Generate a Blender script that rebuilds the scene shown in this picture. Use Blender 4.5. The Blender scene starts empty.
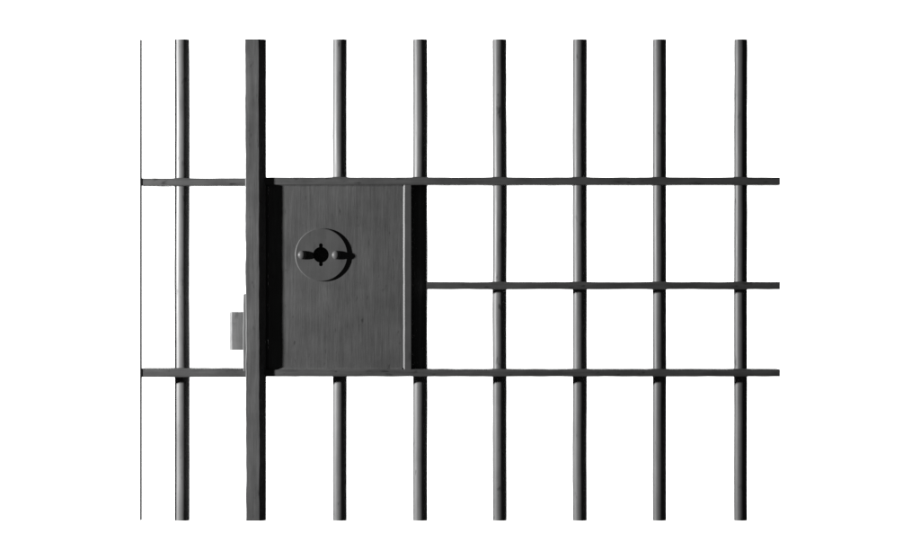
import bpy, bmesh, math, random
from mathutils import Vector, noise
random.seed(4)
P = 0.002            # metres per unit of the layout grid
D = 3000.0           # camera distance in the same units
sc = bpy.context.scene
col = sc.collection

# ---------------------------------------------------------------- materials
def paint(name, base=0.075, rough=0.42, streak='Z', amp=0.35, bump=0.25, spots=0.5, spec=0.5, fine=1.0):
    m = bpy.data.materials.new(name); m.use_nodes = True
    nt = m.node_tree; N = nt.nodes; L = nt.links
    b = N['Principled BSDF']
    tc = N.new('ShaderNodeTexCoord')
    def nz(scale, detail, stretch, r=0.6):
        mp = N.new('ShaderNodeMapping'); mp.inputs['Scale'].default_value = stretch
        L.new(tc.outputs['Object'], mp.inputs['Vector'])
        n = N.new('ShaderNodeTexNoise'); n.inputs['Scale'].default_value = scale
        n.inputs['Detail'].default_value = detail; n.inputs['Roughness'].default_value = r
        L.new(mp.outputs['Vector'], n.inputs['Vector']); return n.outputs['Fac']
    st = {'Z': (1, 1, .045), 'X': (.05, 1, 1)}[streak]
    s1 = nz(260*fine, 4, st)                    # brush marks along the member
    s2 = nz(14, 4, (1, 1, 1))                   # broad wear
    s3 = nz(95, 2, (1, 1, .35) if streak == 'Z' else (.35, 1, 1))   # nicks and drips
    def mth(op, a, c, cl=False):
        n = N.new('ShaderNodeMath'); n.operation = op; n.use_clamp = cl
        for i, v in enumerate((a, c)):
            if isinstance(v, (int, float)): n.inputs[i].default_value = v
            else: L.new(v, n.inputs[i])
        return n.outputs[0]
    s4 = nz(75*fine, 3, (1, 1, .10) if streak == 'Z' else (.12, 1, 1), .7)   # wider runs of paint
    k = mth('ADD', mth('ADD', mth('MULTIPLY', mth('SUBTRACT', s1, .5), amp*1.7), mth('MULTIPLY', mth('SUBTRACT', s4, .5), amp*1.5)), 1.0)
    k2 = mth('ADD', mth('MULTIPLY', mth('SUBTRACT', s2, .5), .7), 1.0)
    nick = N.new('ShaderNodeMapRange'); L.new(s3, nick.inputs['Value'])
    nick.inputs['From Min'].default_value = .25; nick.inputs['From Max'].default_value = .36
    nick.inputs['To Min'].default_value = 1-spots; nick.inputs['To Max'].default_value = 1
    v = mth('MULTIPLY', mth('MULTIPLY', mth('MULTIPLY', k, k2), nick.outputs[0]), base)
    cc = N.new('ShaderNodeCombineColor')
    for i in range(3): L.new(v, cc.inputs[i])
    L.new(cc.outputs[0], b.inputs['Base Color'])
    L.new(mth('ADD', mth('MULTIPLY', mth('SUBTRACT', s2, .5), .25), rough), b.inputs['Roughness'])
    b.inputs['Specular IOR Level'].default_value = spec
    bp = N.new('ShaderNodeBump'); bp.inputs['Strength'].default_value = bump; bp.inputs['Distance'].default_value = .0006
    s5 = nz(42, 5, (1, 1, .22) if streak == 'Z' else (.22, 1, 1), .75)       # uneven coat, lumps and scrapes
    h = mth('ADD', mth('MULTIPLY', s5, 1.6), mth('ADD', mth('ADD', s1, mth('MULTIPLY', s4, 1.2)), mth('MULTIPLY', s3, .6)))
    L.new(h, bp.inputs['Height']); L.new(bp.outputs[0], b.inputs['Normal'])
    return m
M_plate = paint('brushed_plate_paint', .115, .5, 'Z', .40, .36, .5)
M_post  = paint('post_paint', .12, .5, 'Z', .5, .35, .5)
M_rail  = paint('rail_paint', .10, .5, 'X', .5, .4, .6)
M_bar   = paint('round_bar_paint', .165, .46, 'Z', .28, .2, .6, spec=.5)
M_disc  = paint('lock_disc_paint', .108, .5, 'Z', .12, .10, .2, fine=.6)
M_pin   = paint('worn_pin_steel', .12, .5, 'Z', .1, .08, .2)
M_keep  = paint('keeper_paint', .19, .5, 'Z', .3, .2, .3)
M_edge  = paint('painted_edge_highlight', .2, .35, 'Z', .25, .1, .3)  # paler colour that paints in the highlight along the flange's sloped edge
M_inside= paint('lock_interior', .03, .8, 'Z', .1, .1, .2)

# ---------------------------------------------------------------- helpers
def W(px, py, z, ref=None):
    """layout grid -> metres; z grows towards the camera; ref = depth at which the member keeps its grid size"""
    k = (D-(z if ref is None else ref))/D*P
    return Vector(((px-460)*k, -z*P, (280-py)*k))
def finish(name, bm, mat, parent=None, **props):
    bmesh.ops.recalc_face_normals(bm, faces=bm.faces)
    me = bpy.data.meshes.new(name); 
    org = sum((v.co for v in bm.verts), Vector())/len(bm.verts)
    bm.to_mesh(me); bm.free()
    for mm in (mat if isinstance(mat, (list, tuple)) else [mat]): me.materials.append(mm)
    o = bpy.data.objects.new(name, me); col.objects.link(o)
    if parent: 
        o.parent = parent; o.matrix_parent_inverse = parent.matrix_basis.inverted()
    for k, v in props.items(): o[k] = v
    return o
def empty(name, loc, **props):
    o = bpy.data.objects.new(name, None); o.empty_display_size = .05
    o.location = loc; col.objects.link(o)
    for k, v in props.items(): o[k] = v
    return o
def loft(rings, smooth=False, sharp_caps=True):
    bm = bmesh.new(); R = [[bm.verts.new(p) for p in r] for r in rings]; n = len(R[0])
    for a, b in zip(R, R[1:]):
        for i in range(n):
            f = bm.faces.new((a[i], a[(i+1) % n], b[(i+1) % n], b[i])); f.smooth = smooth
    for r in (R[0], R[-1]):
        bm.faces.new(r)
        for i in range(n):
            e = bm.edges.get((r[i], r[(i+1) % n])); e.smooth = False
    return bm
def rr(a0, a1, b0, b1, c):
    """rectangle with rounded corners"""
    pts = []
    for (ca, cb, s) in ((a1-c, b1-c, 0), (a0+c, b1-c, 90), (a0+c, b0+c, 180), (a1-c, b0+c, 270)):
        for k in range(4):
            t = math.radians(s+k*30); pts.append((ca+c*math.cos(t), cb+c*math.sin(t)))
    return pts
def flat_member(axis, lo, hi, a0, a1, z0, z1, c=1.0, jit=.35, seed=0, swell=(), step=6):
    """steel flat running along x or y, slightly uneven under many coats of paint"""
    n = max(2, int((hi-lo)/step)); rings = []
    for i in range(n+1):
        t = lo+(hi-lo)*i/n
        def j(k): return noise.noise(Vector((t*.06, seed*7.3+k*3.1, 0)))*jit + noise.noise(Vector((t*.3, seed*7.3+k*3.1, 9)))*jit*.5
        s = sum(math.exp(-((t-q)/8.5)**4) for q in swell)*.4
        pr = rr(a0+j(0)-s, a1+j(1)+s*.3, z0, z1+j(2)*.5, c)
        rings.append([W(t, a, z, z1) if axis == 'x' else W(a, t, z, z1) for a, z in pr])
    return loft(rings, smooth=True)
def round_bar(cx, y0, y1, zc, r, seed=0):
    n = 90; S = 32; rings = []
    for i in range(n+1):
        y = y0+(y1-y0)*i/n
        dx = noise.noise(Vector((y*.012, seed*5.7, 1)))*.35
        q = r+noise.noise(Vector((y*.07, seed*5.7, 5)))*.12
        rings.append([W(cx+dx+q*math.cos(2*math.pi*k/S), y, zc+q*math.sin(2*math.pi*k/S), zc) for k in range(S)])
    return loft(rings, smooth=True)

BAR_Z, BAR_R = -15.0, 7.1
RAIL_F, RAIL_B = 3.0, -32.0
POST_F = 8.3
TOP, BOT = 39.8, 520.2

# ---------------------------------------------------------------- fixed panel on the left
fixed = empty('fixed_bar_panel', W(182, BOT, 0), category='bar panel',
    label='narrow fixed grille section with one round bar and a square post, left of the lock')
# post: flat front, broad 45 degree chamfer down its right side
rings = []
pr = [(246.2, POST_F), (245.4, POST_F-.8), (245.9, -34), (262.6, -34), (265.3, -8), (265.3, 2.2), (264.8, 2.7), (259.9, POST_F-1.1), (258.9, POST_F)]
for i in range(121):
    y = TOP+(BOT-TOP)*i/120
    jl = noise.noise(Vector((y*.05, 1.7, 0)))*.5+noise.noise(Vector((y*.25, 1.7, 4)))*.25
    jr = noise.noise(Vector((y*.04, 9.7, 0)))*.5+noise.noise(Vector((y*.2, 9.7, 4)))*.2
    y = 280+(y-280)*1.003
    rings.append([W(a+(jl if a < 250 else (jr if a < 262 else 0)) + (y-280)/240*.45*(a < 262), y, z, POST_F) for a, z in pr])
finish('post', loft(rings), M_post, fixed)
finish('rail', flat_member('x', 141.2, 246.6, 178.2, 185.8, RAIL_B, RAIL_F, .9, .3, 2, (182.5,)), M_rail, fixed)
finish('rail', flat_member('x', 141.2, 246.6, 368.6, 377.2, RAIL_B, RAIL_F, .9, .3, 3, (182.5,)), M_rail, fixed)
finish('bar', round_bar(182.2, TOP, BOT, BAR_Z, 7.5, 1), M_bar, fixed)
finish('edge_strip', flat_member('y', TOP, BOT, 139.9, 141.5, -1.0, 3.6, .2, 0, 4), M_inside, fixed, label='hair-thin vertical steel strip closing the panel edge')
finish('strike_plate', flat_member('y', 294, 371, 243.0, 247.4, -22, 4.6, .9, .5, 5), M_post, fixed)
kp = finish('latch_keeper', flat_member('y', 312, 350, 229.2, 248.0, -24, 3.0, 3.6, .4, 6, step=2), M_keep, fixed, label='small rounded catch block sticking out left of the post')

# ---------------------------------------------------------------- the door
door = empty('barred_gate', W(520, BOT, 0), category='gate',
    label='dark grey jail gate with six round bars, three rails and a large flat lock box')
xs = (339.7, 420.2, 499.6, 579.7, 659.4, 740.6)
for i, x in enumerate(xs):
    finish('bar', round_bar(x, TOP, BOT, BAR_Z, (7.1, 7.3, 7.1, 7.2, 6.9, 6.7)[i], 10+i), M_bar, door)
sw = xs
finish('rail', flat_member('x', 265.1, 780, 177.3, 184.9, RAIL_B, RAIL_F, .9, .22, 7, sw), M_rail, door)
finish('rail', flat_member('x', 426.5, 780, 282.0, 289.4, RAIL_B, RAIL_F, .9, .22, 8, xs[2:]), M_rail, door)
finish('rail', flat_member('x', 265.1, 780, 369.4, 376.6, RAIL_B, RAIL_F, .9, .22, 9, sw), M_rail, door)
finish('stile', flat_member('y', 184.2, 370.2, 265.9, 268.0, -28, -1.0, .8, .3, 10), M_plate, door)
finish('edge_bar', flat_member('y', 184.2, 370.2, 410.6, 426.6, -31, -7.9, 1.2, .3, 11), M_plate, door)

# keyhole outline (shared by disc and case)
HX, HY, HR = 320.9, 254.8, 7.8
CX, CY, CR = 321.4, 254.8, 26.5
def hole_r(t):
    x, y = math.cos(t), math.sin(t)
    r = HR
    if abs(x) < .5 and abs(y) > .8:
        c0, rc = 9.6, 1.9                     # notch: small round lobe above and below the barrel hole
        q = rc*rc-(c0*x)**2
        if q > 0: r = max(HR, c0*abs(y)+math.sqrt(q))
    return r
angs = [2*math.pi*k/288 for k in range(288)]
hole = [(HX+hole_r(t)*math.cos(t), HY+hole_r(t)*math.sin(t)) for t in angs]

# lock case : plate with the keyhole cut through, sides, back
CX0, CX1, CY0, CY1 = 268.2, 411.4, 184.0, 370.4
def rect_pt(t):
    c, s = math.cos(t), math.sin(t); best = 1e9
    if c > 1e-9: best = min(best, (CX1-HX)/c)
    if c < -1e-9: best = min(best, (CX0-HX)/c)
    if s > 1e-9: best = min(best, (CY1-HY)/s)
    if s < -1e-9: best = min(best, (CY0-HY)/s)
    return [HX+c*best, HY+s*best]
outer = [rect_pt(t) for t in angs]
for cxy in ((CX0, CY0), (CX1, CY0), (CX1, CY1), (CX0, CY1)):      # snap nearest to corners
    i = min(range(288), key=lambda k: (outer[k][0]-cxy[0])**2+(outer[k][1]-cxy[1])**2); outer[i] = list(cxy)
bm = bmesh.new()
ZB = -7.3
Rh1 = [bm.verts.new(W(x, y, 0, 0)) for x, y in hole]
Ro1 = [bm.verts.new(W(x, y, 0, 0)) for x, y in outer]
Ro0 = [bm.verts.new(W(x, y, ZB, 0)) for x, y in outer]
Rh0 = [bm.verts.new(W(x, y, -1.2, 0)) for x, y in hole]
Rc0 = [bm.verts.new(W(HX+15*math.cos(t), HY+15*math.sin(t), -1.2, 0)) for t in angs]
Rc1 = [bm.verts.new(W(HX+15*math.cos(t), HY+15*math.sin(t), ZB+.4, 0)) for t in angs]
n = 288
def ringf(a, b, mi=0):
    for i in range(n):
        f = bm.faces.new((a[i], a[(i+1) % n], b[(i+1) % n], b[i])); f.material_index = mi
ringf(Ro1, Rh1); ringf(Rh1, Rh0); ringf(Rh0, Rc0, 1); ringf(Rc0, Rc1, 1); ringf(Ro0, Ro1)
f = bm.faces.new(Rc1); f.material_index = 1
bm.faces.new(Ro0)
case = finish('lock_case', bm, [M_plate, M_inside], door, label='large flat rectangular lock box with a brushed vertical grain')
# right flange with a sloped inner edge that catches the light, its highlight also painted in a paler colour
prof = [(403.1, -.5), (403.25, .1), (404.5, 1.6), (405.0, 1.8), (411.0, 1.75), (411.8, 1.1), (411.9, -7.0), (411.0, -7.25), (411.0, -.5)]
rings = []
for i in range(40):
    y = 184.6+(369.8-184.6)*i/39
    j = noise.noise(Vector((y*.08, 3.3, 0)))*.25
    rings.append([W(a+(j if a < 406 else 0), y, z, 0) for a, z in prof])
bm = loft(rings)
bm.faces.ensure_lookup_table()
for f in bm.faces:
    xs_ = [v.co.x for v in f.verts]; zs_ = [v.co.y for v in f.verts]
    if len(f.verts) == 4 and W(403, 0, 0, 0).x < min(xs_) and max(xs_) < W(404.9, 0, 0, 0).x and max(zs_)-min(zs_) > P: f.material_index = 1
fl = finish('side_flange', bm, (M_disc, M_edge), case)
# bottom fillet bead
prof = [(367.4, .05), (368.2, .9), (369.8, 1.9), (369.8, -.5), (367.4, -.5)]
rings = [[W(x, a+noise.noise(Vector((x*.07, 8.8, 0)))*.35*(a < 369), z, 0) for a, z in prof] for x in [272+(402.4-272)*i/40 for i in range(41)]]
finish('weld_bead', loft(rings), M_plate, case)
prof = [(186.4, .04), (185.6, .7), (184.6, 1.9), (184.6, -.5), (186.4, -.5)]
rings = [[W(x, a+noise.noise(Vector((x*.09, 2.8, 0)))*.5*(a > 185), z, 0) for a, z in prof] for x in [272+(402.4-272)*i/40 for i in range(41)]]
finish('weld_bead', loft(rings), M_plate, case)

# lock disc
DT = 1.75
bm = bmesh.new()
def ring(r, z, cx=CX, cy=CY): return [bm.verts.new(W(cx+r*math.cos(t), cy+r*math.sin(t), z, DT)) for t in angs]
A = ring(CR, .02); B = ring(CR, DT-.7); C = ring(CR-.25, DT-.25); E = ring(CR-.8, DT)
H1 = [bm.verts.new(W(x, y, DT, DT)) for x, y in hole]; H0 = [bm.verts.new(W(x, y, .02, DT)) for x, y in hole]
ringf(A, B); ringf(B, C); ringf(C, E); ringf(E, H1); ringf(H1, H0); ringf(H0, A)
disc = finish('lock_disc', bm, M_disc, door, label='round lock disc with a notched keyhole between two small rounded pins')
for px in (302.2, 336.2):
    rings = []
    S = 32
    for r, z in ((4.3, DT-.3), (4.3, DT+1.3), (4.1, DT+2.2), (3.5, DT+3.1), (2.6, DT+3.7), (1.4, DT+4.05), (.4, DT+4.15)):
        rings.append([W(px+r*math.cos(2*math.pi*k/S), 255+r*math.sin(2*math.pi*k/S), z, DT) for k in range(S)])
    bm = loft(rings, smooth=True)
    for e in bm.edges: e.smooth = True
    finish('pin', bm, M_pin, disc)

# ---------------------------------------------------------------- white studio backdrop
m = bpy.data.materials.new('matt_white_backdrop'); m.use_nodes = True
b = m.node_tree.nodes['Principled BSDF']; b.inputs['Roughness'].default_value = 1; b.inputs['Specular IOR Level'].default_value = 0
nn = m.node_tree.nodes.new('ShaderNodeTexNoise'); nn.inputs['Scale'].default_value = 3
mr = m.node_tree.nodes.new('ShaderNodeMapRange'); mr.inputs['To Min'].default_value = .87; mr.inputs['To Max'].default_value = .9
m.node_tree.links.new(nn.outputs['Fac'], mr.inputs['Value'])
m.node_tree.links.new(mr.outputs[0], b.inputs['Base Color'])
bm = bmesh.new(); bmesh.ops.create_cube(bm, size=1)
for v in bm.verts: v.co = Vector((v.co.x*10, 6+v.co.y*.05, v.co.z*7))
finish('backdrop', bm, m, None, kind='structure')

# ---------------------------------------------------------------- lamps
def area(name, loc, aim, sx, sy, watt):
    l = bpy.data.lights.new(name, 'AREA'); l.shape = 'RECTANGLE'; l.size = sx; l.size_y = sy; l.energy = watt
    o = bpy.data.objects.new(name, l); col.objects.link(o); o.location = loc
    o.rotation_euler = (Vector(aim)-Vector(loc)).to_track_quat('-Z', 'Y').to_euler(); return o
BG = 720
area('backdrop_lamp', (0, 3.2, 3.1), (0, 6, .6), 9, .8, BG)
area('backdrop_lamp', (0, 3.2, -3.1), (0, 6, -.6), 9, .8, BG)
k = bpy.data.lights.new('key_lamp', 'SPOT'); k.energy = 392; k.shadow_soft_size = .05
k.spot_size = math.radians(75); k.spot_blend = .5
ko = bpy.data.objects.new('key_lamp', k); col.objects.link(ko)
ko.location = W(-650, 188, 320, 0)
ko.rotation_euler = (W(420, 285, 0)-ko.location).to_track_quat('-Z', 'Y').to_euler()

w = bpy.data.worlds.new('World'); sc.world = w; w.use_nodes = True
w.node_tree.nodes['Background'].inputs[0].default_value = (1, 1, 1, 1)
w.node_tree.nodes['Background'].inputs[1].default_value = .02

cam = bpy.data.cameras.new('camera'); co = bpy.data.objects.new('camera', cam); col.objects.link(co)
co.location = (0, -D*P, 0); co.rotation_euler = (math.radians(90), 0, 0)
cam.sensor_width = 36; cam.lens = 36*D/920; cam.clip_end = 100; cam.clip_start = .01
sc.camera = co
vs = sc.view_settings; vs.view_transform = 'Standard'; vs.look = 'None'; vs.exposure = 0; vs.gamma = 1
